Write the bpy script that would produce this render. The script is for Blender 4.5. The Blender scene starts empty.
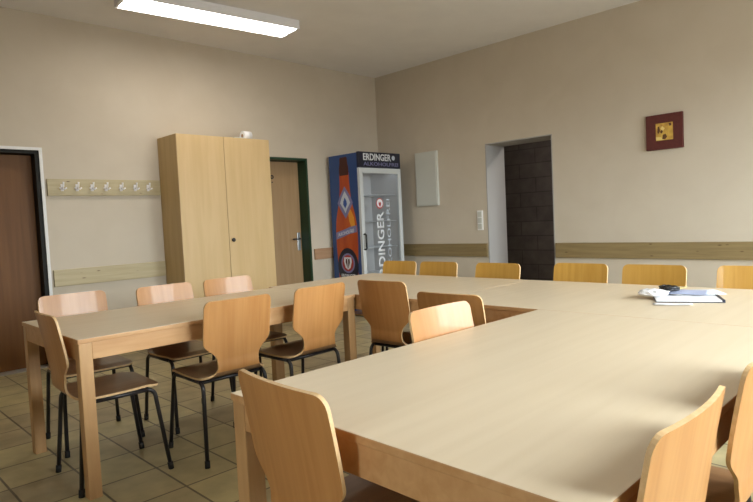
import bpy, bmesh, math, random
from mathutils import Vector, Matrix

random.seed(7)
SC = bpy.context.scene
COL = SC.collection
PI = math.pi

# ------------------------------------------------------------------ camera
CAM_POS = Vector((-6.027, -5.974, 1.210))
R = Vector((0.70897267, -0.70365556, -0.04718691))
U = Vector((0.07004503, 0.00367982, 0.99753704))
F = Vector((0.70174885, 0.71053171, -0.05189647))
cd = bpy.data.cameras.new('camera')
cam = bpy.data.objects.new('camera', cd)
COL.objects.link(cam)
cam.matrix_world = Matrix(((R.x, U.x, -F.x, CAM_POS.x), (R.y, U.y, -F.y, CAM_POS.y),
                           (R.z, U.z, -F.z, CAM_POS.z), (0, 0, 0, 1)))
cd.sensor_width = 36.0
cd.lens = 588.5 * 36.0 / 753.0
cd.clip_start = 0.02
SC.camera = cam

# ------------------------------------------------------------------ exposure, world, daylight
SC.view_settings.view_transform = 'Standard'
SC.view_settings.look = 'None'
SC.view_settings.gamma = 1.0
SC.view_settings.use_curve_mapping = False
SC.view_settings.exposure = 0.48

SKY_STRENGTH = 18.5
LAMP_STRENGTH = 11.0
world = bpy.data.worlds.new('overcast_sky')
SC.world = world
world.use_nodes = True
wn, wl = world.node_tree.nodes, world.node_tree.links
wn.clear()
wo = wn.new('ShaderNodeOutputWorld')
wb = wn.new('ShaderNodeBackground')
wb.inputs['Strength'].default_value = SKY_STRENGTH
tc = wn.new('ShaderNodeTexCoord')
sx = wn.new('ShaderNodeSeparateXYZ')
mr = wn.new('ShaderNodeMapRange')
mr.inputs['From Min'].default_value = -1
mr.inputs['From Max'].default_value = 1
rp = wn.new('ShaderNodeValToRGB')
rp.color_ramp.elements[0].position = 0.46
rp.color_ramp.elements[0].color = (0.24, 0.235, 0.22, 1)
rp.color_ramp.elements[1].position = 0.54
rp.color_ramp.elements[1].color = (0.90, 0.97, 1.0, 1)
wl.new(tc.outputs['Generated'], sx.inputs[0])
wl.new(sx.outputs['Z'], mr.inputs['Value'])
wl.new(mr.outputs['Result'], rp.inputs[0])
wl.new(rp.outputs[0], wb.inputs['Color'])
wl.new(wb.outputs[0], wo.inputs['Surface'])

H = 3.2285
XL, YF = -7.4, -7.25          # far faces of the two walls behind the camera
WINDOWS = [(-4.9, -3.1), (-2.3, -0.5)]   # x ranges in the front wall
WZ0, WZ1 = 0.9, 2.55
SIDE_WINDOW = (-5.5, -5.1)                            # y range in the left wall
for i, (a, b) in enumerate(WINDOWS):                    # light portals: they only guide the sky's rays
    ld = bpy.data.lights.new('window_portal', 'AREA')
    ld.shape = 'RECTANGLE'
    ld.size, ld.size_y = b - a, WZ1 - WZ0
    ld.cycles.is_portal = True
    lo = bpy.data.objects.new('window_portal', ld)
    lo.location = ((a + b) / 2, YF - 0.24, (WZ0 + WZ1) / 2)
    lo.rotation_euler = (PI / 2, 0, 0)
    COL.objects.link(lo)
ld = bpy.data.lights.new('window_portal', 'AREA')
ld.shape = 'RECTANGLE'
ld.size, ld.size_y = SIDE_WINDOW[1] - SIDE_WINDOW[0], WZ1 - WZ0
ld.cycles.is_portal = True
lo = bpy.data.objects.new('window_portal', ld)
lo.location = (XL - 0.24, sum(SIDE_WINDOW) / 2, (WZ0 + WZ1) / 2)
lo.rotation_euler = (PI / 2, 0, -PI / 2)
COL.objects.link(lo)


# ------------------------------------------------------------------ materials
def mat(name, color, rough=0.5, metal=0.0, spec=0.5, emit=None, estr=0.0, coat=0.0):
    m = bpy.data.materials.new(name)
    m.use_nodes = True
    b = m.node_tree.nodes['Principled BSDF']
    b.inputs['Base Color'].default_value = (*color, 1)
    b.inputs['Roughness'].default_value = rough
    b.inputs['Metallic'].default_value = metal
    b.inputs['Specular IOR Level'].default_value = spec
    b.inputs['Coat Weight'].default_value = coat
    if emit:
        b.inputs['Emission Color'].default_value = (*emit, 1)
        b.inputs['Emission Strength'].default_value = estr
    return m


def noise_mat(name, c1, c2, scale=(4, 4, 4), rough=0.5, detail=4, nscale=1.0, lo=0.35, hi=0.65, bump=0.0, spec=0.5,
              coat=0.0, vary=0.0, knots=None):
    m = mat(name, c1, rough, spec=spec, coat=coat)
    nt = m.node_tree
    n, l = nt.nodes, nt.links
    b = n['Principled BSDF']
    t = n.new('ShaderNodeTexCoord')
    mp = n.new('ShaderNodeMapping')
    mp.inputs['Scale'].default_value = scale
    l.new(t.outputs['Object'], mp.inputs['Vector'])
    nz = n.new('ShaderNodeTexNoise')
    nz.inputs['Scale'].default_value = nscale
    nz.inputs['Detail'].default_value = detail
    nz.inputs['Distortion'].default_value = 0.4
    if vary:
        oi = n.new('ShaderNodeObjectInfo')
        ad = n.new('ShaderNodeVectorMath')
        ad.operation = 'ADD'
        sc = n.new('ShaderNodeVectorMath')
        sc.operation = 'SCALE'
        sc.inputs[0].default_value = (13, 7, 5)
        l.new(oi.outputs['Random'], sc.inputs['Scale'])
        l.new(mp.outputs[0], ad.inputs[0])
        l.new(sc.outputs[0], ad.inputs[1])
        l.new(ad.outputs[0], nz.inputs['Vector'])
    else:
        l.new(mp.outputs[0], nz.inputs['Vector'])
    r = n.new('ShaderNodeValToRGB')
    r.color_ramp.elements[0].position = lo
    r.color_ramp.elements[0].color = (*c1, 1)
    r.color_ramp.elements[1].position = hi
    r.color_ramp.elements[1].color = (*c2, 1)
    l.new(nz.outputs['Fac'], r.inputs[0])
    out = r.outputs[0]
    if knots:                                   # dark round knots: (colour, scale vector, size)
        mp2 = n.new('ShaderNodeMapping')
        mp2.inputs['Scale'].default_value = knots[1]
        l.new(t.outputs['Object'], mp2.inputs['Vector'])
        v = n.new('ShaderNodeTexVoronoi')
        v.inputs['Scale'].default_value = 1.0
        l.new(mp2.outputs[0], v.inputs['Vector'])
        kr = n.new('ShaderNodeValToRGB')
        kr.color_ramp.elements[0].position = knots[2] * 0.4
        kr.color_ramp.elements[0].color = (1, 1, 1, 1)
        kr.color_ramp.elements[1].position = knots[2]
        kr.color_ramp.elements[1].color = (0, 0, 0, 1)
        l.new(v.outputs['Distance'], kr.inputs[0])
        mx = n.new('ShaderNodeMixRGB')
        mx.inputs['Color2'].default_value = (*knots[0], 1)
        l.new(kr.outputs[0], mx.inputs['Fac'])
        l.new(out, mx.inputs['Color1'])
        out = mx.outputs[0]
    if vary:
        hs = n.new('ShaderNodeHueSaturation')
        mrr = n.new('ShaderNodeMapRange')
        mrr.inputs['To Min'].default_value = 1 - vary
        mrr.inputs['To Max'].default_value = 1 + vary
        l.new(oi.outputs['Random'], mrr.inputs['Value'])
        l.new(mrr.outputs[0], hs.inputs['Value'])
        l.new(out, hs.inputs['Color'])
        out = hs.outputs[0]
    l.new(out, b.inputs['Base Color'])
    if bump:
        bp = n.new('ShaderNodeBump')
        bp.inputs['Strength'].default_value = bump
        bp.inputs['Distance'].default_value = 0.004
        l.new(nz.outputs['Fac'], bp.inputs['Height'])
        l.new(bp.outputs[0], b.inputs['Normal'])
    return m


def brick_mat(name, c1, c2, mortar, bw, bh, off, anchor, axes, rough, msize=0.006, spec=0.5, bump=0.3):
    m = mat(name, c1, rough, spec=spec)
    n, l = m.node_tree.nodes, m.node_tree.links
    b = n['Principled BSDF']
    t = n.new('ShaderNodeTexCoord')
    s = n.new('ShaderNodeSeparateXYZ')
    l.new(t.outputs['Object'], s.inputs[0])
    c = n.new('ShaderNodeCombineXYZ')
    l.new(s.outputs[axes[0]], c.inputs[0])
    l.new(s.outputs[axes[1]], c.inputs[1])
    mp = n.new('ShaderNodeVectorMath')
    mp.operation = 'SUBTRACT'
    mp.inputs[1].default_value = (anchor[0], anchor[1], 0)
    l.new(c.outputs[0], mp.inputs[0])
    br = n.new('ShaderNodeTexBrick')
    br.offset = off
    br.inputs['Scale'].default_value = 1
    br.inputs['Brick Width'].default_value = bw
    br.inputs['Row Height'].default_value = bh
    br.inputs['Mortar Size'].default_value = msize
    br.inputs['Mortar Smooth'].default_value = 0.2
    br.inputs['Color1'].default_value = (*c1, 1)
    br.inputs['Color2'].default_value = (*c2, 1)
    br.inputs['Mortar'].default_value = (*mortar, 1)
    l.new(mp.outputs[0], br.inputs['Vector'])
    nz = n.new('ShaderNodeTexNoise')
    nz.inputs['Scale'].default_value = 7
    nz.inputs['Detail'].default_value = 6
    l.new(t.outputs['Object'], nz.inputs['Vector'])
    mx = n.new('ShaderNodeMixRGB')
    mx.blend_type = 'OVERLAY'
    mx.inputs['Fac'].default_value = 0.45
    l.new(br.outputs['Color'], mx.inputs['Color1'])
    l.new(nz.outputs['Fac'], mx.inputs['Color2'])
    l.new(mx.outputs[0], b.inputs['Base Color'])
    bp = n.new('ShaderNodeBump')
    bp.invert = True
    bp.inputs['Strength'].default_value = bump
    bp.inputs['Distance'].default_value = 0.004
    l.new(br.outputs['Fac'], bp.inputs['Height'])
    l.new(bp.outputs[0], b.inputs['Normal'])
    return m


M = {}
M['wall'] = noise_mat('beige_wall_paint', (0.545, 0.475, 0.38), (0.57, 0.50, 0.405), (3, 3, 3), 0.75, bump=0.03, spec=0.25)
M['ceiling'] = noise_mat('ceiling_paint', (0.80, 0.775, 0.775), (0.83, 0.805, 0.805), (3, 3, 3), 0.85, spec=0.2)
M['white_paint'] = mat('white_reveal_paint', (0.78, 0.77, 0.76), 0.6)
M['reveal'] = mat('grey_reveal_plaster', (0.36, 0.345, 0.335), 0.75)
M['floor'] = brick_mat('olive_floor_tiles', (0.50, 0.425, 0.22), (0.37, 0.30, 0.18), (0.14, 0.11, 0.07), 0.29, 0.325, 0.0,
                       (-4.79, -3.37), ('X', 'Y'), 0.42)
M['block'] = brick_mat('dark_block_wall', (0.14, 0.12, 0.115), (0.12, 0.103, 0.099), (0.08, 0.069, 0.065), 0.52, 0.21, 0.5,
                       (0, 0.04), ('Y', 'Z'), 0.7, msize=0.008)
M['maple'] = noise_mat('pale_maple_laminate', (0.70, 0.575, 0.405), (0.735, 0.61, 0.44), (1.2, 22, 8), 0.36, vary=0.0)
M['beech'] = noise_mat('oiled_beech_edge', (0.50, 0.265, 0.105), (0.57, 0.325, 0.145), (3, 30, 30), 0.45)
M['beech_leg'] = noise_mat('oiled_beech_leg', (0.47, 0.265, 0.11), (0.54, 0.32, 0.145), (30, 30, 2.5), 0.45)
M['ply'] = noise_mat('lacquered_beech_ply', (0.42, 0.187, 0.056), (0.485, 0.234, 0.077), (38, 2.2, 2.2), 0.36, vary=0.08, coat=0.15)
M['ply_honey'] = noise_mat('honey_lacquered_ply', (0.50, 0.265, 0.045), (0.57, 0.32, 0.065), (38, 2.2, 2.2), 0.36, vary=0.10, coat=0.15)
M['ply_seat'] = noise_mat('brown_ply_seat', (0.23, 0.12, 0.055), (0.30, 0.165, 0.08), (38, 2.2, 2.2), 0.36, vary=0.12, coat=0.1)  # seat ply in a darker brown than the backrest
M['ply_edge'] = noise_mat('ply_edge', (0.62, 0.40, 0.19), (0.70, 0.48, 0.25), (60, 60, 60), 0.5)
M['black_steel'] = mat('black_steel_tube', (0.018, 0.016, 0.018), 0.35)
M['rubber'] = mat('black_rubber', (0.012, 0.012, 0.012), 0.7)
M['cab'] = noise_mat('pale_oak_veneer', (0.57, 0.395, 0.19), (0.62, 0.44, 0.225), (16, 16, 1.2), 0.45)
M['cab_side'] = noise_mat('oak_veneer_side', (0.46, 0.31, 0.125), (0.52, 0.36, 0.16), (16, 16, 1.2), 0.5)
M['door_brown'] = noise_mat('brown_door_veneer', (0.13, 0.052, 0.012), (0.165, 0.070, 0.018), (24, 24, 1.2), 0.55, spec=0.3)
M['door_tan'] = noise_mat('tan_door_veneer', (0.33, 0.205, 0.10), (0.38, 0.245, 0.125), (24, 24, 1.2), 0.5)
M['green'] = mat('dark_green_steel', (0.006, 0.036, 0.013), 0.45)
M['dark_frame'] = mat('blackish_steel_frame', (0.008, 0.007, 0.005), 0.6, spec=0.25)
M['pine'] = noise_mat('olive_stained_pine', (0.22, 0.155, 0.068), (0.275, 0.20, 0.092), (2.2, 2.2, 34), 0.55,
                      knots=((0.10, 0.055, 0.02), (5.5, 5.5, 16), 0.12))
M['pine_pale'] = noise_mat('pale_pine', (0.42, 0.345, 0.20), (0.49, 0.41, 0.25), (2.2, 2.2, 34), 0.55,
                           knots=((0.16, 0.10, 0.05), (4.5, 4.5, 16), 0.10))
M['pine_red'] = noise_mat('reddish_board', (0.33, 0.19, 0.10), (0.40, 0.24, 0.135), (2.2, 2.2, 34), 0.55)
M['white_plastic'] = mat('white_plastic', (0.80, 0.79, 0.77), 0.4)
M['hook_white'] = mat('white_enamel', (0.82, 0.79, 0.80), 0.3)
M['dark_metal'] = mat('dark_metal', (0.06, 0.055, 0.05), 0.4, 0.8)
M['steel'] = mat('brushed_steel', (0.55, 0.57, 0.60), 0.35, 0.9)
M['box_grey'] = mat('pale_grey_enamel', (0.56, 0.56, 0.51), 0.5)
M['maroon'] = noise_mat('maroon_canvas', (0.085, 0.014, 0.011), (0.105, 0.018, 0.014), (30, 30, 30), 0.6)
M['maroon_edge'] = mat('dark_canvas_edge', (0.045, 0.008, 0.007), 0.7)
M['ochre'] = noise_mat('ochre_picture', (0.42, 0.22, 0.04), (0.72, 0.47, 0.09), (14, 14, 10), 0.6)
M['ochre_dark'] = mat('brown_brush_marks', (0.11, 0.045, 0.015), 0.6)
M['ochre_light'] = mat('pale_yellow_paint', (0.80, 0.62, 0.22), 0.6)
M['blue'] = mat('fridge_blue_print', (0.022, 0.062, 0.20), 0.4)
M['navy'] = mat('fridge_navy', (0.008, 0.009, 0.026), 0.35)
M['bottle_orange'] = noise_mat('amber_print', (0.40, 0.055, 0.010), (0.54, 0.10, 0.015), (6, 6, 2), 0.4)
M['bottle_brown'] = mat('dark_brown_print', (0.06, 0.014, 0.008), 0.4)
M['amber_light'] = mat('yellow_amber_print', (0.72, 0.30, 0.03), 0.4)
M['print_white'] = mat('white_print', (0.72, 0.74, 0.78), 0.45)
M['print_lilac'] = mat('lilac_print', (0.20, 0.20, 0.38), 0.45)
M['print_blue'] = mat('royal_blue_print', (0.04, 0.10, 0.36), 0.45)
M['print_red'] = mat('red_print', (0.38, 0.035, 0.03), 0.45)
M['print_pale'] = mat('pale_grey_print', (0.55, 0.60, 0.68), 0.45)
M['fridge_frame'] = mat('fridge_door_frame_grey', (0.55, 0.57, 0.58), 0.35)
M['liner'] = mat('fridge_white_liner', (0.58, 0.575, 0.575), 0.4)
M['wire'] = mat('white_wire', (0.7, 0.72, 0.75), 0.35)
M['black_plastic'] = mat('black_plastic', (0.015, 0.015, 0.017), 0.4)
M['paper'] = mat('white_paper', (0.80, 0.80, 0.82), 0.7)
M['paper_blue'] = mat('bluish_printed_paper', (0.42, 0.47, 0.66), 0.6)
M['paper_yellow'] = mat('yellow_paper', (0.72, 0.60, 0.25), 0.6)
M['folder'] = mat('dark_navy_folder', (0.02, 0.025, 0.05), 0.45)
M['diffuser'] = mat('fluorescent_diffuser', (0.9, 0.9, 0.9), 0.4, emit=(1.0, 0.95, 0.86), estr=LAMP_STRENGTH)
M['fridge_lamp'] = mat('fridge_lamp_tube', (0.9, 0.9, 0.9), 0.4, emit=(0.95, 0.97, 1.0), estr=3.5)
M['passage_fill_lamp'] = mat('passage_fill_glow', (0.9, 0.9, 0.9), 0.4, emit=(1.0, 0.93, 0.85), estr=75.0)  # glow of the added lamp that brightens the passage
M['lamp_white'] = mat('lamp_housing_white', (0.78, 0.77, 0.80), 0.4)
M['threshold'] = mat('aluminium_threshold', (0.6, 0.58, 0.55), 0.35, 0.6)


def glass_mat(name, tint, ior_fac=0.08):
    m = bpy.data.materials.new(name)
    m.use_nodes = True
    n, l = m.node_tree.nodes, m.node_tree.links
    n.clear()
    o = n.new('ShaderNodeOutputMaterial')
    mix = n.new('ShaderNodeMixShader')
    fr = n.new('ShaderNodeFresnel')
    ge = n.new('ShaderNodeNewGeometry')
    mr_ = n.new('ShaderNodeMapRange')             # same reflectance on both faces of the thin pane
    mr_.inputs['To Min'].default_value = 1.45
    mr_.inputs['To Max'].default_value = 1 / 1.45
    l.new(ge.outputs['Backfacing'], mr_.inputs['Value'])
    l.new(mr_.outputs[0], fr.inputs['IOR'])
    tr = n.new('ShaderNodeBsdfTransparent')
    tr.inputs['Color'].default_value = (*tint, 1)
    gl = n.new('ShaderNodeBsdfGlossy')
    gl.inputs['Roughness'].default_value = 0.03
    l.new(fr.outputs[0], mix.inputs[0])
    l.new(tr.outputs[0], mix.inputs[1])
    l.new(gl.outputs[0], mix.inputs[2])
    l.new(mix.outputs[0], o.inputs['Surface'])
    return m


M['glass'] = glass_mat('window_glass', (0.97, 0.98, 0.98))
M['fridge_glass'] = glass_mat('fridge_glass', (0.93, 0.94, 0.95))


# ------------------------------------------------------------------ mesh helpers
class MB:
    """Collects shapes into one mesh."""

    def __init__(self):
        self.bm = bmesh.new()

    def box(self, x0, x1, y0, y1, z0, z1, bev=0.0, mi=0, mtx=None):
        ps = [(x0, y0, z0), (x1, y0, z0), (x1, y1, z0), (x0, y1, z0), (x0, y0, z1), (x1, y0, z1), (x1, y1, z1), (x0, y1, z1)]
        v = [self.bm.verts.new(mtx @ Vector(p) if mtx else p) for p in ps]
        fs = []
        for idx in ((3, 2, 1, 0), (4, 5, 6, 7), (0, 1, 5, 4), (1, 2, 6, 5), (2, 3, 7, 6), (3, 0, 4, 7)):
            f = self.bm.faces.new([v[i] for i in idx])
            f.material_index = mi
            fs.append(f)
        if bev > 0:
            es = list({e for f in fs for e in f.edges})
            r = bmesh.ops.bevel(self.bm, geom=es, offset=bev, segments=2, profile=0.6, affect='EDGES')
            for f in r['faces']:
                f.material_index = mi
        return self

    def prism(self, pts, axis, a, b, mi=0):
        """Polygon pts (2D) extruded along axis from a to b. axis x: (y,z), y: (x,z), z: (x,y)."""
        def P(p, h):
            return {'x': (h, p[0], p[1]), 'y': (p[0], h, p[1]), 'z': (p[0], p[1], h)}[axis]
        lo = [self.bm.verts.new(P(p, a)) for p in pts]
        hi = [self.bm.verts.new(P(p, b)) for p in pts]
        n = len(pts)
        fs = [self.bm.faces.new(lo), self.bm.faces.new(hi)]
        for i in range(n):
            fs.append(self.bm.faces.new((lo[i], lo[(i + 1) % n], hi[(i + 1) % n], hi[i])))
        for f in fs:
            f.material_index = mi
        bmesh.ops.recalc_face_normals(self.bm, faces=fs)
        return self

    def tube(self, pts, r, seg=10, mi=0, caps=True):
        pts = [Vector(p) for p in pts]
        rs = r if isinstance(r, (list, tuple)) else [r] * len(pts)
        rings = []
        up = None
        for i, p in enumerate(pts):
            d = (pts[min(i + 1, len(pts) - 1)] - pts[max(i - 1, 0)]).normalized()
            if up is None:
                up = d.orthogonal().normalized()
            else:
                up = (up - d * up.dot(d))
                up = up.normalized() if up.length > 1e-6 else d.orthogonal().normalized()
            w = d.cross(up)
            rings.append([self.bm.verts.new(p + (up * math.cos(2 * PI * k / seg) + w * math.sin(2 * PI * k / seg)) * rs[i])
                          for k in range(seg)])
        fs = []
        for a, b in zip(rings, rings[1:]):
            for k in range(seg):
                fs.append(self.bm.faces.new((a[k], a[(k + 1) % seg], b[(k + 1) % seg], b[k])))
        for f in fs:
            f.smooth = True
        if caps:
            fs.append(self.bm.faces.new(rings[0][::-1]))
            fs.append(self.bm.faces.new(rings[-1]))
        for f in fs:
            f.material_index = mi
        return self

    def cyl(self, p, q, r, seg=20, mi=0):
        return self.tube([p, q], r, seg, mi)

    def build(self, name, mats, parent=None, loc=(0, 0, 0)):
        me = bpy.data.meshes.new(name)
        bmesh.ops.recalc_face_normals(self.bm, faces=self.bm.faces[:])
        self.bm.to_mesh(me)
        self.bm.free()
        for m in (mats if isinstance(mats, (list, tuple)) else [mats]):
            me.materials.append(m)
        o = bpy.data.objects.new(name, me)
        o.location = loc
        COL.objects.link(o)
        if parent:
            o.parent = parent
        return o


def arc(c, r, a0, a1, n, plane='yz', fixed=0.0):
    out = []
    for i in range(n + 1):
        a = a0 + (a1 - a0) * i / n
        p, q = c[0] + r * math.cos(a), c[1] + r * math.sin(a)
        out.append((fixed, p, q) if plane == 'yz' else (p, q))
    return out


def tag(o, label=None, cat=None, group=None, kind=None):
    if label:
        o['label'] = label
    if cat:
        o['category'] = cat
    if group:
        o['group'] = group
    if kind:
        o['kind'] = kind
    return o


def thing(name, label, cat, loc=(0, 0, 0), rz=0.0, group=None):
    o = bpy.data.objects.new(name, None)
    o.empty_display_size = 0.1
    o.location = loc
    o.rotation_euler = (0, 0, rz)
    COL.objects.link(o)
    return tag(o, label, cat, group)


def struct(name, mb, m, label=None):
    o = mb.build(name, m)
    o['kind'] = 'structure'
    if label:
        o['label'] = label
    return o


def copy_tree(o, parent=None):
    c = o.copy()
    COL.objects.link(c)
    if parent:
        c.parent = parent
    for ch in list(o.children):
        copy_tree(ch, c)
    return c


def text_obj(name, body, width, height, origin, right, up, m, parent, depth=0.002, bold=0.0, thick_x=None):
    """Lettering fitted into width x height, its lower left corner at origin (parent space)."""
    cu = bpy.data.curves.new('lettering', 'FONT')
    cu.body = body
    cu.size = 1.0
    cu.offset = bold
    cu.resolution_u = 3
    tmp = bpy.data.objects.new('lettering', cu)
    COL.objects.link(tmp)
    dg = bpy.context.evaluated_depsgraph_get()
    me = bpy.data.meshes.new_from_object(tmp.evaluated_get(dg))
    bpy.data.objects.remove(tmp)
    xs = [v.co.x for v in me.vertices]
    ys = [v.co.y for v in me.vertices]
    x0, x1, y0, y1 = min(xs), max(xs), min(ys), max(ys)
    right, up = Vector(right), Vector(up)
    nrm = right.cross(up)
    bm = bmesh.new()
    bm.from_mesh(me)
    for v in bm.verts:
        a = (v.co.x - x0) / (x1 - x0) * width
        b = (v.co.y - y0) / (y1 - y0) * height
        v.co = Vector(origin) + right * a + up * b
    r = bmesh.ops.extrude_face_region(bm, geom=bm.faces[:])
    for e in r['geom']:
        if isinstance(e, bmesh.types.BMVert):
            e.co += nrm * depth
    bmesh.ops.recalc_face_normals(bm, faces=bm.faces[:])
    me2 = bpy.data.meshes.new(name)
    bm.to_mesh(me2)
    bm.free()
    bpy.data.meshes.remove(me)
    me2.materials.append(m)
    o = bpy.data.objects.new(name, me2)
    COL.objects.link(o)
    o.parent = parent
    return o


# ------------------------------------------------------------------ room shell
D1X0, D1X1, D1Z = -5.32, -4.386, 1.990          # brown door, back wall
D2X0, D2X1, D2Z = -2.24, -1.30, 2.04            # tan door in green frame, back wall
OY0, OY1, OZ = -2.712, -1.826, 2.072            # doorway in the right wall
TB, TR = 0.22, 0.39                             # wall thicknesses

mb = MB()
mb.box(XL - .3, TR + 1.6, YF - .3, TB + .3, -0.12, 0)
struct('floor', mb, M['floor'])
mb = MB()
mb.box(XL - .3, TR, YF - .3, TB + .3, H, H + 0.15)
struct('ceiling', mb, M['ceiling'])
mb = MB()
mb.box(XL - .3, D1X0, 0, TB, 0, H)
mb.box(D1X0, D1X1, 0, TB, D1Z, H)
mb.box(D1X1, D2X0, 0, TB, 0, H)
mb.box(D1X0, D1X1, .205, TB, 0, D1Z)           # added backing behind both closed doors, blocking sky through the gaps
mb.box(D2X0, D2X1, .212, TB, 0, D2Z)
mb.box(D2X0, D2X1, 0, TB, D2Z, H)
mb.box(D2X1, TR, 0, TB, 0, H)
struct('wall_back', mb, M['wall'])
mb = MB()
mb.box(0, TR, OY1, 0, 0, H)
mb.box(0, TR, OY0, OY1, OZ, H)
mb.box(0, TR, YF - .25, OY0, 0, H)
struct('wall_right', mb, M['wall'])
mb = MB()
mb.box(XL - .25, XL, YF - .25, 0, 0, WZ0)
mb.box(XL - .25, XL, YF - .25, 0, WZ1, H)
mb.box(XL - .25, XL, YF - .25, SIDE_WINDOW[0], WZ0, WZ1)
mb.box(XL - .25, XL, SIDE_WINDOW[1], 0, WZ0, WZ1)
struct('wall_left', mb, M['wall'])
mb = MB()
mb.box(XL, 0, YF - .25, YF, 0, WZ0)
mb.box(XL, 0, YF - .25, YF, WZ1, H)
xs = [XL] + [v for w in WINDOWS for v in w] + [0]
for a, b in zip(xs[::2], xs[1::2]):
    mb.box(a, b, YF - .25, YF, WZ0, WZ1)
struct('wall_front', mb, M['wall'])
def window(name, a, b, place):
    mb = MB()
    y0, y1 = -.17, -.11
    for (p, q, r, t) in ((a, b, WZ0, WZ0 + .07), (a, b, WZ1 - .07, WZ1), (a, a + .07, WZ0 + .07, WZ1 - .07), (b - .07, b, WZ0 + .07, WZ1 - .07),
                         ((a + b) / 2 - .012, (a + b) / 2 + .012, WZ0 + .07, WZ1 - .07)):
        mb.box(p, q, y0, y1, r, t, 0.004)
    o = struct(name, mb, M['white_paint'])
    MB().box(a + .07, b - .07, -.145, -.135, WZ0 + .07, WZ1 - .07).build('pane', M['glass'], o)
    MB().box(a - .03, b + .03, -.11, .05, WZ0 - .03, WZ0, 0.004).build('window_sill', M['white_paint'], o)
    o.matrix_world = place
    return o


for i, (a, b) in enumerate(WINDOWS):
    window('window_%d' % (i + 1), a, b, Matrix.Translation((0, YF, 0)))
hw_ = (SIDE_WINDOW[1] - SIDE_WINDOW[0]) / 2
window('window_3', -hw_, hw_, Matrix.Translation((XL, sum(SIDE_WINDOW) / 2, 0)) @ Matrix.Rotation(-PI / 2, 4, 'Z'))

# white plastered reveal of the open doorway
mb = MB()
mb.box(-.003, TR + .003, OY1 - .012, OY1 - .0005, 0, OZ - .0005)
mb.box(-.003, TR + .003, OY0 + .0005, OY0 + .012, 0, OZ - .0005)
mb.box(-.003, TR + .003, OY0 + .012, OY1 - .012, OZ - .012, OZ - .0005)
struct('trim_1', mb, M['reveal'], 'white plastered lining of the open doorway')
# passage behind the doorway
mb = MB()
mb.box(1.62, 1.75, -4.6, 0.2, 0, 2.6)
struct('wall_passage', mb, M['block'], 'dark block wall of the passage behind the doorway')
mb = MB()
mb.box(TR, 1.75, 0.2, 0.3, 0, 2.6)
mb.box(TR, 1.75, -4.7, -4.6, 0, 2.6)
struct('wall_passage_ends', mb, M['block'])
mb = MB()
mb.box(TR, 1.75, -4.7, 0.3, 2.6, 2.7)
struct('ceiling_passage', mb, M['ceiling'])

pl = thing('passage_fill_lamp', 'added round fill lamp on the passage ceiling, out of view', 'lamp', (1.0, -3.3, 2.6))  # added out of view to lighten the dark block wall
MB().tube([(0, 0, 0), (0, 0, -.02), (0, 0, -.021)], [.15, .15, .10], 24).build('fill_lamp_base', M['white_plastic'], pl)
MB().tube([(0, 0, -.021), (0, 0, -.05), (0, 0, -.085), (0, 0, -.10)], [.13, .13, .09, .02], 24).build('fill_lamp_shade', M['passage_fill_lamp'], pl)

# brown door, recessed in a dark steel frame with a white painted surround
mb = MB()
mb.box(D1X0 + .04, D1X1 - .035, .115, .155, .012, D1Z - .035, .003)
d1 = struct('door_1', mb, M['door_brown'], 'brown veneered door in a dark frame beside the coat hooks')
mb = MB()
mb.box(D1X1 - .035, D1X1, 0.0, .19, 0, D1Z)
mb.box(D1X0, D1X0 + .035, 0.0, .19, 0, D1Z)
mb.box(D1X0 + .035, D1X1 - .035, 0.0, .19, D1Z - .03, D1Z)
mb.build('door_frame', M['dark_frame'], d1)
MB().box(D1X0 + .035, D1X1 - .035, .0, .19, 0, .012, .003).build('threshold', M['threshold'], d1)
mb = MB()
mb.box(D1X1, D1X1 + .026, -.012, .012, 0, D1Z + .026)
mb.box(D1X0 - .026, D1X0, -.012, .012, 0, D1Z + .026)
mb.box(D1X0, D1X1, -.012, .012, D1Z, D1Z + .026)
mb.build('door_surround', M['white_paint'], d1)
h = MB()
h.box(D1X0 + .10, D1X0 + .14, .105, .116, .95, 1.17, .003)
h.tube([(D1X0 + .12, .11, 1.06), (D1X0 + .12, .06, 1.06), (D1X0 + .25, .06, 1.06)], .009)
h.build('door_handle', M['dark_metal'], d1)

# tan door in its green steel frame
mb = MB()
mb.box(D2X0 + .05, D2X1 - .03, .16, .20, .012, D2Z - .035, .003)
d2 = struct('door_2', mb, M['door_tan'], 'tan door in a dark green steel frame beside the cabinet')
mb = MB()
mb.box(D2X1 - .03, D2X1, -.006, .21, 0, D2Z)
mb.box(D2X0, D2X0 + .03, -.006, .21, 0, D2Z)
mb.box(D2X0 + .03, D2X1 - .03, -.006, .21, D2Z - .03, D2Z)
mb.build('door_frame', M['green'], d2)
h = MB()
h.box(-1.40, -1.352, .150, .161, .87, 1.10, .004)
h.build('handle_plate', M['steel'], d2)
h = MB()
h.tube([(-1.375, .155, 1.02), (-1.375, .105, 1.02), (-1.39, .095, 1.02), (-1.51, .095, 1.02)], .0095)
h.build('door_handle', M['black_plastic'], d2)
h = MB()
h.tube([(-1.742 + .019 * math.cos(a), .153, 1.81 + .019 * math.sin(a)) for a in [2 * PI * k / 20 for k in range(21)]], .006, 8)
h.cyl((-1.742, .15, 1.745), (-1.742, .161, 1.745), .007)
h.build('door_sign', M['black_plastic'], d2)

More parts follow.
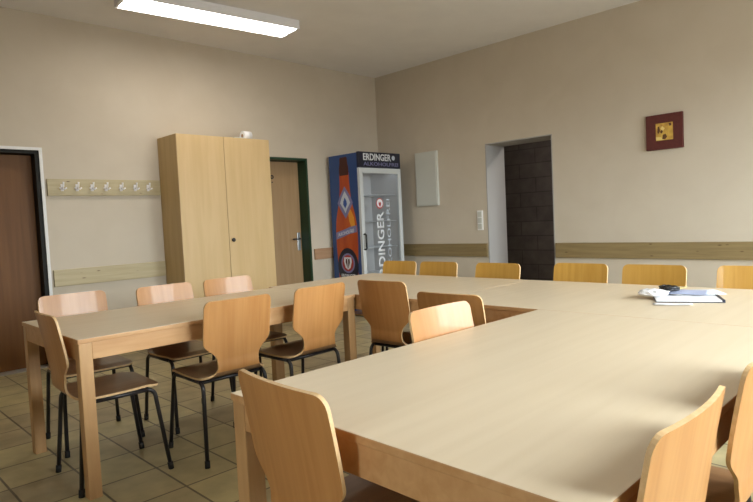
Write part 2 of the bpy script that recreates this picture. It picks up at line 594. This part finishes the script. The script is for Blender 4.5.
# wooden wall rails
def rail(name, x0, x1, y0, y1, z0, z1, m, label):
    struct(name, MB().box(x0, x1, y0, y1, z0, z1, .003), m, label)
rail('trim_2', -.024, 0, OY1 + .012, -.025, .703, .865, M['pine'], 'wooden wall rail between the fridge and the doorway')
rail('trim_3', -.024, 0, YF + .02, OY0 - .014, .703, .866, M['pine'], 'wooden wall rail from the doorway along the right wall')
rail('trim_4', -4.341, -3.27, -.026, 0, .735, .890, M['pine_pale'], 'pale wooden wall rail below the coat hooks')
rail('trim_5', -1.262, 0, -.024, 0, .740, .880, M['pine_red'], 'short reddish wall rail behind the fridge')

# ------------------------------------------------------------------ ceiling lamp
lamp = thing('ceiling_lamp', 'long white fluorescent lamp fixed to the ceiling', 'lamp', (-3.118, -1.028, H), math.radians(-6.1))
L2, W2 = .828, .160
mb = MB()
mb.box(-L2, L2, -W2, W2, -.030, 0, .003)
mb.box(-L2, L2, -W2, -W2 + .006, -.088, -.030)
mb.box(-L2, L2, W2 - .006, W2, -.088, -.030)
mb.build('housing', M['lamp_white'], lamp)
for s in (-1, 1):
    x0, x1 = sorted((s * L2, s * (L2 - .022)))
    MB().box(x0, x1, -W2 + .006, W2 - .006, -.086, -.030, .003).build('end_cap', M['lamp_white'], lamp)
for s in (-1, 1):
    y0, y1 = sorted((s * .008, s * (W2 - .008)))
    mb = MB()
    n = 10
    pr = [(y0, -.055)] + [(y0 + (y1 - y0) * k / n, -.075 - .014 * math.sin(PI * k / n)) for k in range(n + 1)] + [(y1, -.055)]
    mb.prism(pr, 'x', -L2 + .024, L2 - .024)
    mb.build('diffuser', M['diffuser'], lamp)
MB().box(-L2 + .022, L2 - .022, -.007, .007, -.091, -.030).build('centre_rib', M['lamp_white'], lamp)

# ------------------------------------------------------------------ tables
def table(x0, x1, y0, y1, label):
    """Table with tabletop, apron and four corner legs; top face at z = 0.74."""
    cx, cy = (x0 + x1) / 2, (y0 + y1) / 2
    t = thing('table', label, 'table', (cx, cy, 0), 0, 'wooden tables pushed together')
    hx, hy = (x1 - x0) / 2 - .001, (y1 - y0) / 2 - .001
    top = MB().box(-hx, hx, -hy, hy, .718, .74, .004).build('tabletop', [M['maple'], M['beech']], t)
    for p in top.data.polygons:
        if p.normal.z < .9:
            p.material_index = 1
    i = .006
    for s in (-1, 1):
        a, b = sorted((s * (hy - i), s * (hy - i - .022)))
        MB().box(-hx + .062, hx - .062, a, b, .640, .718, .002).build('apron', M['beech'], t)
    for s in (-1, 1):
        a, b = sorted((s * (hx - i), s * (hx - i - .022)))
        MB().box(a, b, -hy + .062, hy - .062, .640, .718, .002).build('apron', M['beech'], t)
    for sx_ in (-1, 1):
        for sy_ in (-1, 1):
            a, b = sorted((sx_ * (hx - .004), sx_ * (hx - .062)))
            c, d = sorted((sy_ * (hy - .004), sy_ * (hy - .062)))
            MB().box(a, b, c, d, 0, .718, .004).build('leg', M['beech_leg'], t)
    return t


XA, YA2, YA = -5.159, -2.2606, -3.1697
XD, XE = -3.470, -2.3516
XB, YB, YC = -5.175, -4.4884, -5.5707
YM = -3.785
table(XA, XD, YA, YA2, 'long pale wooden table running past the coat hooks and cabinet')
table(XD, XE, YM, -2.19, 'pale wooden cross table at the fridge end of the U')
table(XD, XE, YC, YM, 'pale wooden cross table holding the pile of papers')
table(XB, XD, YC, YB, 'big pale wooden table running towards the camera with bare top')

# ------------------------------------------------------------------ chairs
def catmull(P, sub):
    out = []
    n = len(P)
    for i in range(n - 1):
        p0, p1, p2, p3 = P[max(i - 1, 0)], P[i], P[i + 1], P[min(i + 2, n - 1)]
        for k in range(sub):
            t = k / sub
            out.append(tuple(0.5 * ((2 * b) + (-a + c) * t + (2 * a - 5 * b + 4 * c - d) * t * t + (-a + 3 * b - 3 * c + d) * t ** 3)
                             for a, b, c, d in zip(p0, p1, p2, p3)))
    out.append(tuple(P[-1]))
    return out


def shell_part(name, rows, mats, parent, cap_first, cap_last, K=14, th=.0105):
    """Bent plywood sheet through rows of (y, z, half width, sideways curve)."""
    n = len(rows)
    g = []
    for (y, z, hw, cv) in rows:
        g.append([Vector((hw * (2 * k / K - 1), y + cv * (hw * (2 * k / K - 1) / .2) ** 2, z)) for k in range(K + 1)])
    bm = bmesh.new()
    A, B = [], []
    for i in range(n):
        ra, rb = [], []
        for k in range(K + 1):
            du = g[min(i + 1, n - 1)][k] - g[max(i - 1, 0)][k]
            dv = g[i][min(k + 1, K)] - g[i][max(k - 1, 0)]
            nn = du.cross(dv).normalized()
            ra.append(bm.verts.new(g[i][k] + nn * th / 2))
            rb.append(bm.verts.new(g[i][k] - nn * th / 2))
        A.append(ra)
        B.append(rb)
    rim = []
    for i in range(n - 1):
        for k in range(K):
            f = bm.faces.new((A[i][k], A[i + 1][k], A[i + 1][k + 1], A[i][k + 1])); f.smooth = True
            f = bm.faces.new((B[i][k], B[i][k + 1], B[i + 1][k + 1], B[i + 1][k])); f.smooth = True
        for k in (0, K):
            rim.append(bm.faces.new((A[i][k], B[i][k], B[i + 1][k], A[i + 1][k])))
    for i, c in ((0, cap_first), (n - 1, cap_last)):
        if c:
            for k in range(K):
                rim.append(bm.faces.new((A[i][k], A[i][k + 1], B[i][k + 1], B[i][k])))
    for f in rim:
        f.material_index = 1
        f.smooth = False
        for e in f.edges:
            e.smooth = False
    bmesh.ops.recalc_face_normals(bm, faces=bm.faces[:])
    me = bpy.data.meshes.new(name)
    bm.to_mesh(me)
    bm.free()
    for m in mats:
        me.materials.append(m)
    o = bpy.data.objects.new(name, me)
    COL.objects.link(o)
    o.parent = parent
    return o


def corner(hw, r, d):
    return hw - r * (1 - math.sqrt(max(0, 1 - ((r - min(d, r)) / r) ** 2)))


def make_chair(ply='ply'):
    t = thing('plywood_chair', 'x', 'chair', (0, 0, 0), 0, 'plywood chairs around the tables')
    W, TOP = .194, .847
    yb = lambda z: -.196 - .052 * ((z - .53) / .317) ** 1.15 if z > .53 else -.196
    top = [(yb(TOP - d), TOP - d, corner(W, .034, d), .019) for d in (0, .002, .006, .012, .021, .034)]
    mid = [(yb(z), z, w, c) for z, w, c in ((.76, .1945, .019), (.69, .194, .019), (.640, .1935, .018), (.622, .191, .018), (.606, .182, .017),
                                            (.590, .165, .016), (.572, .144, .015), (.555, .129, .014), (.535, .121, .014))]
    bend = [(-.197, .512, .119, .013), (-.1955, .492, .120, .011), (-.190, .4745, .126, .007), (-.180, .4605, .139, .003),
            (-.167, .4515, .158, 0), (-.152, .446, .174, 0), (-.134, .443, .186, 0), (-.11, .4415, .193, 0), (-.07, .4405, .196, 0)]
    seat = [(.0, .4405, .196, 0), (.08, .4415, .196, 0), (.15, .4445, .194, 0)]
    fr = [(.222 - d, .4425 - .006 * (1 - d / .05), corner(.192, .04, d), 0) for d in (.045, .028, .016, .008, .003, 0)]
    rows = top[:-1] + catmull([top[-1]] + mid + bend + seat + fr[:1], 3) + fr[1:]
    # split where the back bends into the seat
    j = min(range(len(rows)), key=lambda i: abs(rows[i][1] - .4745) + (0 if rows[i][0] < -.17 else 9))
    shell_part('backrest', rows[:j + 1], [M[ply], M['ply_edge']], t, True, False)
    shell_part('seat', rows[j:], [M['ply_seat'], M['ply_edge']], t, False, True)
    r = .0105
    zr = .4225
    for s in (-1, 1):
        # inverted U of steel tube: rear leg, bend, rail, bend, front leg
        xt, xf = s * .182, s * .203
        def xz(z):
            return xt + (xf - xt) * (1 - z / zr)
        B0, BR = .386, .0365
        bend_ = [PI / 2 * k / 6 for k in range(1, 7)]
        rear = [(xf, -.178, .014), (xz(B0), -.146, B0)] + [(xz(B0 + BR * math.sin(a)), -.146 + BR * (1 - math.cos(a)) + .004 * math.sin(a), B0 + BR * math.sin(a)) for a in bend_]
        front = [(xf, .243, .014), (xz(B0), .196, B0)] + [(xz(B0 + BR * math.sin(a)), .196 - BR * (1 - math.cos(a)) - .004 * math.sin(a), B0 + BR * math.sin(a)) for a in bend_]
        for pts in (rear, front):
            l = MB().tube(pts, r, 10).build('leg', M['black_steel'], t)
            p, q = Vector(pts[0]), Vector(pts[1])
            d = (q - p).normalized()
            MB().tube([p - d * .014, p + d * .022], .0135, 12).build('foot_cap', M['rubber'], l)
        MB().tube([(xt, rear[-1][1] - .004, zr), (xt, front[-1][1] + .004, zr)], r, 10).build('side_rail', M['black_steel'], t)
    for y in (-.108, .150):
        MB().tube([(-.182, y, zr - .004), (.182, y, zr - .004)], .0095, 10).build('cross_bar', M['black_steel'], t)
    return t


chair0 = make_chair()
honey0 = make_chair('ply_honey')
# facing: rotation about z of a chair that faces +y; (x, y) is the middle of the top of its back
CH = [
    # along the far side of the table by the coat hooks, facing the room
    (-4.820, -2.035, 177, 'plywood chair facing out below the coat hook board, next to the brown door'),
    (-4.290, -2.165, 181, 'plywood chair facing out beside the cabinet side panel, at the end of the hook board'),
    (-3.815, -2.165, 180, 'plywood chair facing out in front of the tall cabinet doors'),
    # free end of that table
    (-5.224, -2.887, -93, 'plywood chair turned edge-on at the free short end of the coat hook table'),
    # inside the U at that table
    (-4.418, -3.335, -1, 'plywood chair inside the U, its back broadside before the coat hook table'),
    (-3.850, -3.310, 2, 'plywood chair inside the U, beside the corner leg of the coat hook table'),
    # inside the U at the cross tables
    (-3.546, -3.465, -87, 'plywood chair with shaded brown back, facing the cross table near the corner leg'),
    (-3.840, -4.212, -89, 'plywood chair facing the cross table, half hidden behind a shiny chair back'),
    # inside the U at the big table
    (-4.164, -4.424, 180, 'plywood chair with shiny pale backrest rising over the inner edge of the big table'),
    # along the wall rail
    (-2.276, -2.476, 90, 'plywood chair whose back tops the far table edge before the drinks fridge door'),
    (-2.276, -2.911, 90, 'honey plywood chair at the far table edge below the pale wall box'),
    (-2.276, -3.480, 90, 'plywood chair at the far table edge before the white jamb of the doorway'),
    (-2.170, -4.080, 90, 'plywood chair at the far table edge just past the dark doorway'),
    (-2.170, -4.567, 90, 'plywood chair under the wall rail between the doorway and the papers'),
    (-2.130, -5.110, 90, 'plywood chair under the wall rail behind the papers, cut by the photo edge'),
    # free end and outer side of the big table
    (-5.262, -4.828, -94, 'plywood chair at the free end of the big table, its back filling the lower middle'),
    (-4.893, -5.638, 0, 'plywood chair at the outer side of the big table, nearer its free end'),
    (-4.355, -5.638, 1, 'plywood chair at the outer side of the big table, cut off by the photo edge'),
]
for i, (x, y, a, lab) in enumerate(CH):
    first = 9 <= i <= 14 and honey0 or chair0                 # the six chairs along the wall rail are yellower
    c = first if i in (0, 9) else copy_tree(first)
    ra = math.radians(a)
    off = Matrix.Rotation(ra, 3, 'Z') @ Vector((0, -.248, 0))
    c.location = (x - off.x, y - off.y, 0)
    c.rotation_euler = (0, 0, ra)
    c['label'] = lab

# ------------------------------------------------------------------ coat rack
rack = thing('coat_rack', 'pale wooden coat hook board with seven white hooks on the wall', 'coat rack', (-3.815, 0, 1.655))
MB().box(-.526, .545, -.024, 0, -.078, .078, .003).build('board', M['pine_pale'], rack)
for hx in (-4.219, -4.088, -3.953, -3.823, -3.678, -3.538, -3.405):
    x = hx + 3.815
    mb = MB()
    mb.box(x - .013, x + .013, -.030, -.0235, -.035, .030, .003)
    mb.tube([(x, -.028, -.006), (x, -.050, -.010), (x, -.068, .004), (x, -.074, .030), (x, -.076, .046)], [.008, .008, .008, .007, .009], 8)
    mb.tube([(x - .030, -.062, -.006), (x - .016, -.050, -.018), (x, -.030, -.022), (x + .016, -.050, -.018), (x + .030, -.062, -.006)], .0065, 8)
    mb.build('hook', M['hook_white'], rack)

# ------------------------------------------------------------------ cabinet
CX0, CX1, CD, CH_ = -3.265, -2.165, .42, 2.165
cab = thing('cabinet', 'tall pale wooden two-door cabinet against the wall', 'cabinet', ((CX0 + CX1) / 2, -CD / 2 - .008, 0))
w2 = (CX1 - CX0) / 2
mb = MB()
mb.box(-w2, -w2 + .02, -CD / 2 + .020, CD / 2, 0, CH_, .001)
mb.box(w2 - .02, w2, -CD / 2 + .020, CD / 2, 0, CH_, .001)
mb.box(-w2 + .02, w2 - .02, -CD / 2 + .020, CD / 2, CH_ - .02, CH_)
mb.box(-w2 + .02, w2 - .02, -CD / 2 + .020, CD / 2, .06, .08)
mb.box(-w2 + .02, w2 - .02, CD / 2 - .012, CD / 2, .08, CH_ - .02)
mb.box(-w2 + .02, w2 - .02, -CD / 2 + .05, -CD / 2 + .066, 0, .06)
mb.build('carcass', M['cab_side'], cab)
split = -2.738 - (CX0 + CX1) / 2
dl = MB().box(-w2, split - .0025, -CD / 2, -CD / 2 + .019, .065, CH_, .0015).build('door', M['cab'], cab)
dr = MB().box(split + .0025, w2, -CD / 2, -CD / 2 + .019, .065, CH_, .0015).build('door', M['cab'], cab)
kb = MB()
kx = split + .042
kb.tube([(kx, -CD / 2 + .002, 1.075), (kx, -CD / 2 - .012, 1.075), (kx, -CD / 2 - .016, 1.075), (kx, -CD / 2 - .026, 1.075), (kx, -CD / 2 - .030, 1.075)],
        [.014, .010, .020, .022, .013], 16)
kb.build('knob', M['dark_metal'], dr)
# what lies on top of it
roll = thing('paper_roll', 'small white paper roll lying on top of the cabinet', 'paper roll', (-2.36, -.28, CH_))
mb = MB()
mb.tube([(-.05, 0, .052), (.05, 0, .052)], .052, 28)
mb.build('paper_winding', M['paper'], roll)
mb = MB()
mb.tube([(-.052, 0, .052), (.052, 0, .052)], .02, 16)
mb.build('cardboard_core', M['pine_red'], roll)
tag(MB().box(-.055, .055, -.04, .04, 0, .03, .006).build('paper_packet', M['box_grey'], None, (-2.475, -.27, CH_)),
    'flat grey packet on top of the cabinet beside the white roll', 'packet')

# ------------------------------------------------------------------ drinks fridge
fr = thing('drinks_fridge', 'tall glass-door drinks fridge with blue printed side in the corner', 'fridge', (-.620, -.357, 0))
FW, FD, FH = .375, .286, 2.075
mb = MB()
mb.box(-FW, -FW + .035, -FD + .045, FD, .03, FH - .01)
mb.box(FW - .035, FW, -FD + .045, FD, .03, FH - .01)
mb.box(-FW + .035, FW - .035, FD - .035, FD, .03, FH - .01)
mb.box(-FW + .035, FW - .035, -FD + .045, FD - .035, 1.875, FH - .01)
mb.box(-FW + .035, FW - .035, -FD + .045, FD - .035, .03, .17)
mb.build('body', M['blue'], fr)
mb = MB()
q = .036
mb.box(-FW + q, -FW + q + .006, -FD + .05, FD - q, .171, 1.874)
mb.box(FW - q - .006, FW - q, -FD + .05, FD - q, .171, 1.874)
mb.box(-FW + q + .006, FW - q - .006, FD - q - .006, FD - q, .171, 1.874)
mb.box(-FW + q + .006, FW - q - .006, -FD + .05, FD - q - .006, .171, .177)
mb.box(-FW + q + .006, FW - q - .006, -FD + .05, FD - q - .006, 1.868, 1.874)
mb.build('inner_liner', M['liner'], fr)
for z in (.52, .86, 1.20, 1.54):
    mb = MB()
    for k in range(9):
        yy = -FD + .075 + k * (2 * FD - .13) / 8
        mb.tube([(-FW + .044, yy, z), (FW - .044, yy, z)], .003, 6)
    for xx in (-FW + .06, 0, FW - .06):
        mb.tube([(xx, -FD + .07, z - .004), (xx, FD - .05, z - .004)], .004, 6)
    mb.build('shelf', M['wire'], fr)
MB().box(-FW + .06, FW - .06, -FD + .052, -FD + .070, 1.845, 1.863, .003).build('lamp_tube', M['fridge_lamp'], fr)
for x in (-.3, .3):
    for y in (-.2, .2):
        MB().cyl((x, y, 0), (x, y, .031), .022, 14).build('foot', M['black_plastic'], fr)
hd = MB().box(-FW, FW, -FD, -FD + .044, 1.880, FH, .004).build('header_panel', M['navy'], fr)
text_obj('lettering', 'ERDINGER', .50, .088, (-.300, -FD - .0005, 1.968), (1, 0, 0), (0, 0, 1), M['print_white'], hd, bold=.022)
text_obj('lettering', 'ALKOHOLFREI', .63, .046, (-.300, -FD - .0005, 1.902), (1, 0, 0), (0, 0, 1), M['print_lilac'], hd, bold=.01)
MB().prism([(.245 + .030 * math.cos(a), 2.012 + .030 * math.sin(a)) for a in [2 * PI * k / 16 for k in range(16)]], 'y', -FD - .002, -FD).build('emblem', M['print_pale'], hd)
# glass door
mb = MB()
dz0, dz1, fy0, fy1 = .10, 1.874, -FD, -FD + .042
mb.box(-FW, -FW + .055, fy0, fy1, dz0, dz1, .003)
mb.box(FW - .055, FW, fy0, fy1, dz0, dz1, .003)
mb.box(-FW + .055, FW - .055, fy0, fy1, dz1 - .065, dz1, .003)
mb.box(-FW + .055, FW - .055, fy0, fy1, dz0, dz0 + .065, .003)
dr = mb.build('door', M['fridge_frame'], fr)
MB().box(-FW + .055, FW - .055, fy0 + .014, fy0 + .022, dz0 + .065, dz1 - .065).build('glass', M['fridge_glass'], dr)
hb = MB()
hb.tube([(-FW + .028, -FD + .002, 1.045), (-FW + .028, -FD - .030, 1.045), (-FW + .028, -FD - .040, 1.035), (-FW + .028, -FD - .040, .865),
         (-FW + .028, -FD - .030, .855), (-FW + .028, -FD + .002, .855)], .012, 10)
hb.build('handle', M['black_plastic'], dr)
gy = fy0 + .0135
text_obj('lettering', 'ERDINGER', .92, .125, (.030, gy, .40), (0, 0, 1), (-1, 0, 0), M['print_white'], dr, bold=.02, depth=.001)
text_obj('lettering', 'ALKOHOLFREI', 1.06, .062, (.150, gy, .42), (0, 0, 1), (-1, 0, 0), M['print_pale'], dr, depth=.001, bold=.004)


def disc(name, cy, cz, r, m, parent, plane, d0, d1, n=28, r_in=None):
    P = [(cy + r * math.cos(2 * PI * k / n), cz + r * math.sin(2 * PI * k / n)) for k in range(n)]
    return MB().prism(P, plane, d0, d1).build(name, m, parent)


disc('emblem_ring', -.030, 1.425, .068, M['print_red'], dr, 'y', gy - .001, gy)
disc('emblem_disc', -.030, 1.428, .054, M['print_white'], dr, 'y', gy - .002, gy - .001)
mb = MB()
mb.prism([(-.045, 1.45), (-.052, 1.42), (-.038, 1.385), (-.022, 1.385), (-.008, 1.42), (-.015, 1.45), (-.030, 1.43)], 'y', gy - .003, gy - .002)
mb.build('emblem_crest', M['print_red'], dr)

# printed picture on the fridge side (faces -x): flat print layers on one panel
X0 = -FW
pnl = MB().box(X0 - .003, X0, -FD + .05, FD - .006, .06, FH - .014).build('printed_side_panel', M['blue'], fr)


def side(name, pts, m, lay):
    return MB().prism(pts, 'x', X0 - .003 - .0012 * (lay + 1), X0 - .003 - .0012 * lay).build(name, m, pnl)


def sym(prof):
    return [(-w, z) for w, z in prof] + [(w, z) for w, z in reversed(prof)]


side('bottle_print', sym([(.088, 1.84), (.090, 1.72), (.098, 1.60), (.112, 1.50), (.140, 1.40), (.172, 1.30), (.196, 1.18), (.206, 1.05), (.204, .90), (.192, .70), (.18, .50),
                          (.18, .14)]), M['bottle_orange'], 0)
side('bottle_neck_print', sym([(.058, 2.030), (.070, 2.02), (.074, 1.95), (.088, 1.90), (.090, 1.84), (.080, 1.80)]), M['bottle_brown'], 1)
side('amber_glow_print', [(-.04, 1.36), (-.10, 1.36), (-.15, 1.26), (-.165, 1.14), (-.10, 1.12), (-.06, 1.22)], M['amber_light'], 1)
side('neck_label_print', [(0, 1.66), (-.095, 1.54), (-.145, 1.45), (-.07, 1.34), (0, 1.25), (.07, 1.34), (.145, 1.45), (.095, 1.54)], M['print_lilac'], 2)
side('neck_label_crest', [(0, 1.60), (-.06, 1.52), (-.095, 1.45), (-.03, 1.37), (0, 1.32), (.03, 1.37), (.095, 1.45), (.06, 1.52)], M['print_pale'], 3)
side('neck_label_core', [(0, 1.52), (-.03, 1.47), (-.035, 1.43), (0, 1.38), (.035, 1.43), (.03, 1.47)], M['print_blue'], 4)
bn = side('banner_print', [(.200, .985), (.198, 1.075), (.05, 1.11), (-.08, 1.145), (-.192, 1.16), (-.192, 1.075), (-.06, 1.055), (.06, 1.02)], M['print_lilac'], 2)
text_obj('lettering', 'ALKOHOLFREI', .30, .045, (X0 - .0068, .160, 1.022), (0, -1, 0.18), (0, 0, 1), M['print_white'], pnl, depth=.001)
side('label_print', [(.19 * math.cos(a) * 1.02, .64 + .235 * math.sin(a)) for a in [2 * PI * k / 36 for k in range(36)]], M['navy'], 1)
side('label_ring_print', [(.128 * math.cos(a), .68 + .128 * math.sin(a)) for a in [2 * PI * k / 32 for k in range(32)]], M['print_lilac'], 2)
side('label_disc_print', [(.105 * math.cos(a), .68 + .105 * math.sin(a)) for a in [2 * PI * k / 32 for k in range(32)]], M['print_red'], 3)
side('label_shield_print', [(-.066, .755), (.066, .755), (.074, .70), (.045, .62), (0, .595), (-.045, .62), (-.074, .70)], M['print_white'], 4)
side('label_crest_print', [(-.034, .74), (-.010, .73), (0, .745), (.010, .73), (.034, .74), (.040, .69), (.018, .64), (.010, .615), (-.010, .615), (-.018, .64), (-.040, .69)], M['bottle_brown'], 5)
side('label_crest_gap', [(-.007, .735), (.007, .735), (.005, .62), (-.005, .62)], M['print_white'], 6)
text_obj('lettering', 'ERDINGER', .27, .05, (X0 - .0045, .135, .49), (0, -1, 0), (0, 0, 1), M['print_white'], pnl, depth=.0015, bold=.015)

# ------------------------------------------------------------------ right wall fittings
bx = thing('wall_box', 'pale grey flat metal box on the wall between fridge and doorway', 'wall box', (0, -.905, 1.725))
bx['kind'] = 'thing'
MB().box(-.035, 0, -.187, .187, -.355, .355, .004).build('housing', M['box_grey'], bx)
MB().box(-.042, -.0352, -.172, .172, -.340, .340, .003).build('door', M['box_grey'], bx)
sw = thing('light_switch', 'white upright triple light switch beside the doorway', 'light switch', (0, -1.720, 1.150))
MB().box(-.012, 0, -.042, .042, -.122, .122, .004).build('plate', M['white_plastic'], sw)
for k in (-1, 0, 1):
    MB().box(-.018, -.0121, -.029, .029, k * .074 - .031, k * .074 + .031, .003).build('rocker', M['box_grey'], sw)
pic = thing('picture', 'square maroon canvas with small yellow centre on the wall', 'picture', (0, -3.899, 1.930))
MB().box(-.032, 0, -.168, .168, -.168, .168, .003).build('canvas', [M['maroon']], pic)
cen = MB().box(-.034, -.0322, -.082, .074, -.082, .082, .0).build('painted_centre', M['ochre'], pic)
mb = MB()
mb.prism([(.055, .05), (.040, .055), (.035, .01), (.052, -.02), (.060, .0)], 'x', -.0352, -.0342)
mb.prism([(.036, .0), (.015, .02), (.008, .0), (.020, -.018)], 'x', -.0352, -.0342)
mb.prism([(.01, -.03), (-.015, -.022), (-.03, -.05), (-.012, -.075), (.015, -.07)], 'x', -.0352, -.0342)
mb.prism([(-.045, .075), (-.068, .075), (-.070, .05), (-.05, .048)], 'x', -.0352, -.0342)
mb.build('brush_marks', M['ochre_dark'], cen)
mb = MB()
mb.prism([(.072, -.075), (.072, -.045), (.03, -.05), (-.005, -.078)], 'x', -.0348, -.0342)
mb.prism([(.030, .03), (.015, .055), (-.01, .03), (.01, .005)], 'x', -.0348, -.0342)
mb.build('pale_marks', M['ochre_light'], cen)

# ------------------------------------------------------------------ things on the cross table
Z = .7405
fa = math.atan2(.169, .380)
fd = thing('ring_binder', 'dark navy folder lying under white sheets on the cross table', 'folder', (-2.78, -4.935, Z), fa)
MB().box(-.205, .205, -.150, .150, 0, .004, .0015).build('cover', M['folder'], fd)
MB().box(-.205, .205, -.150, -.138, .0042, .0135, .0015).build('spine', M['folder'], fd)
MB().box(-.203, .203, -.1375, .148, .0042, .0110, .001).build('paper_block', M['paper'], fd)


def sheet(name, cx, cy, z, w, d, rz, m, label, sag=0.006, seed=1, amp=.002):
    rnd = random.Random(seed)
    n = 10
    bm = bmesh.new()
    ph = [rnd.uniform(0, 6) for _ in range(4)]
    lift = lambda a, b: amp * (1 + .5 * math.sin(3 * a + ph[0]) + .5 * math.sin(4 * b + ph[1])) + sag * max(0, abs(a) * abs(b)) * (1 + math.sin(2 * a + ph[2])) * .5
    top = [[bm.verts.new((w / 2 * a, d / 2 * b, lift(a, b) + .0006)) for b in [2 * j / n - 1 for j in range(n + 1)]] for a in [2 * i / n - 1 for i in range(n + 1)]]
    bot = [[bm.verts.new((v.co.x, v.co.y, v.co.z - .0006)) for v in r] for r in top]
    for i in range(n):
        for j in range(n):
            bm.faces.new((top[i][j], top[i + 1][j], top[i + 1][j + 1], top[i][j + 1])).smooth = True
            bm.faces.new((bot[i][j], bot[i][j + 1], bot[i + 1][j + 1], bot[i + 1][j])).smooth = True
    for i in range(n):
        for (a, b) in (((i, 0), (i + 1, 0)), ((i, n), (i + 1, n)), ((0, i), (0, i + 1)), ((n, i), (n, i + 1))):
            bm.faces.new((top[a[0]][a[1]], top[b[0]][b[1]], bot[b[0]][b[1]], bot[a[0]][a[1]]))
    bmesh.ops.recalc_face_normals(bm, faces=bm.faces[:])
    me = bpy.data.meshes.new(name)
    bm.to_mesh(me)
    bm.free()
    me.materials.append(m)
    o = bpy.data.objects.new(name, me)
    o.location = (cx, cy, z)
    o.rotation_euler = (0, 0, rz)
    COL.objects.link(o)
    return tag(o, label, 'paper', 'loose papers on the cross table')


sheet('paper_sheet', -2.70, -4.955, Z + .0140, .21, .25, fa + .15, M['paper'], 'white sheet on top of the dark folder, towards its spine', seed=3, sag=.002)
sheet('paper_sheet', -2.735, -4.935, Z + .0188, .18, .20, fa - .2, M['paper_blue'], 'bluish printed sheet on the dark folder beside the white sheet', seed=4, sag=.002)
sheet('paper_sheet', -3.066, -4.972, Z, .06, .17, fa, M['paper'], 'white sheet lying half off the folder onto the bare table', seed=6, sag=.002)
sheet('note_sheet', -2.64, -4.85, Z + .0245, .10, .08, fa - .5, M['paper_yellow'], 'small yellow note among the papers on the folder', seed=8)


def crumple(name, cx, cy, z, s, h, m, label, cat, seed):
    rnd = random.Random(seed)
    bm = bmesh.new()
    bmesh.ops.create_icosphere(bm, subdivisions=3, radius=1)
    ph = [(rnd.uniform(1.5, 4), rnd.uniform(0, 6), Vector((rnd.uniform(-1, 1), rnd.uniform(-1, 1), rnd.uniform(-1, 1)))) for _ in range(7)]
    for v in bm.verts:
        k = 1 + sum(.10 * abs(math.sin(f * v.co.dot(d) * 2 + p)) for f, p, d in ph) - .2
        v.co = Vector((v.co.x * s[0] * k, v.co.y * s[1] * k, max(0, (v.co.z * .6 + .5)) * h * k))
    me = bpy.data.meshes.new(name)
    bm.to_mesh(me)
    bm.free()
    me.materials.append(m)
    o = bpy.data.objects.new(name, me)
    o.location = (cx, cy, z)
    COL.objects.link(o)
    return tag(o, label, cat)


crumple('crumpled_paper', -2.90, -4.822, Z + .0142, (.055, .06), .025, M['paper'], 'crumpled white paper beside the black cable on the cross table', 'paper', 5)
# black cable bundle
mb = MB()
rnd = random.Random(3)
pts = []
for k in range(60):
    a = k * .62
    rr = .030 + .017 * math.sin(k * .9)
    pts.append((rr * 1.3 * math.cos(a), rr * math.sin(a), .007 + .012 * (1 + math.sin(k * .37)) * .8))
mb.tube(pts, .006, 7)
tag(mb.build('cable_bundle', M['black_plastic'], None, (-2.772, -4.858, Z + .0235)), 'small dark coiled cable lying on the papers', 'cable')
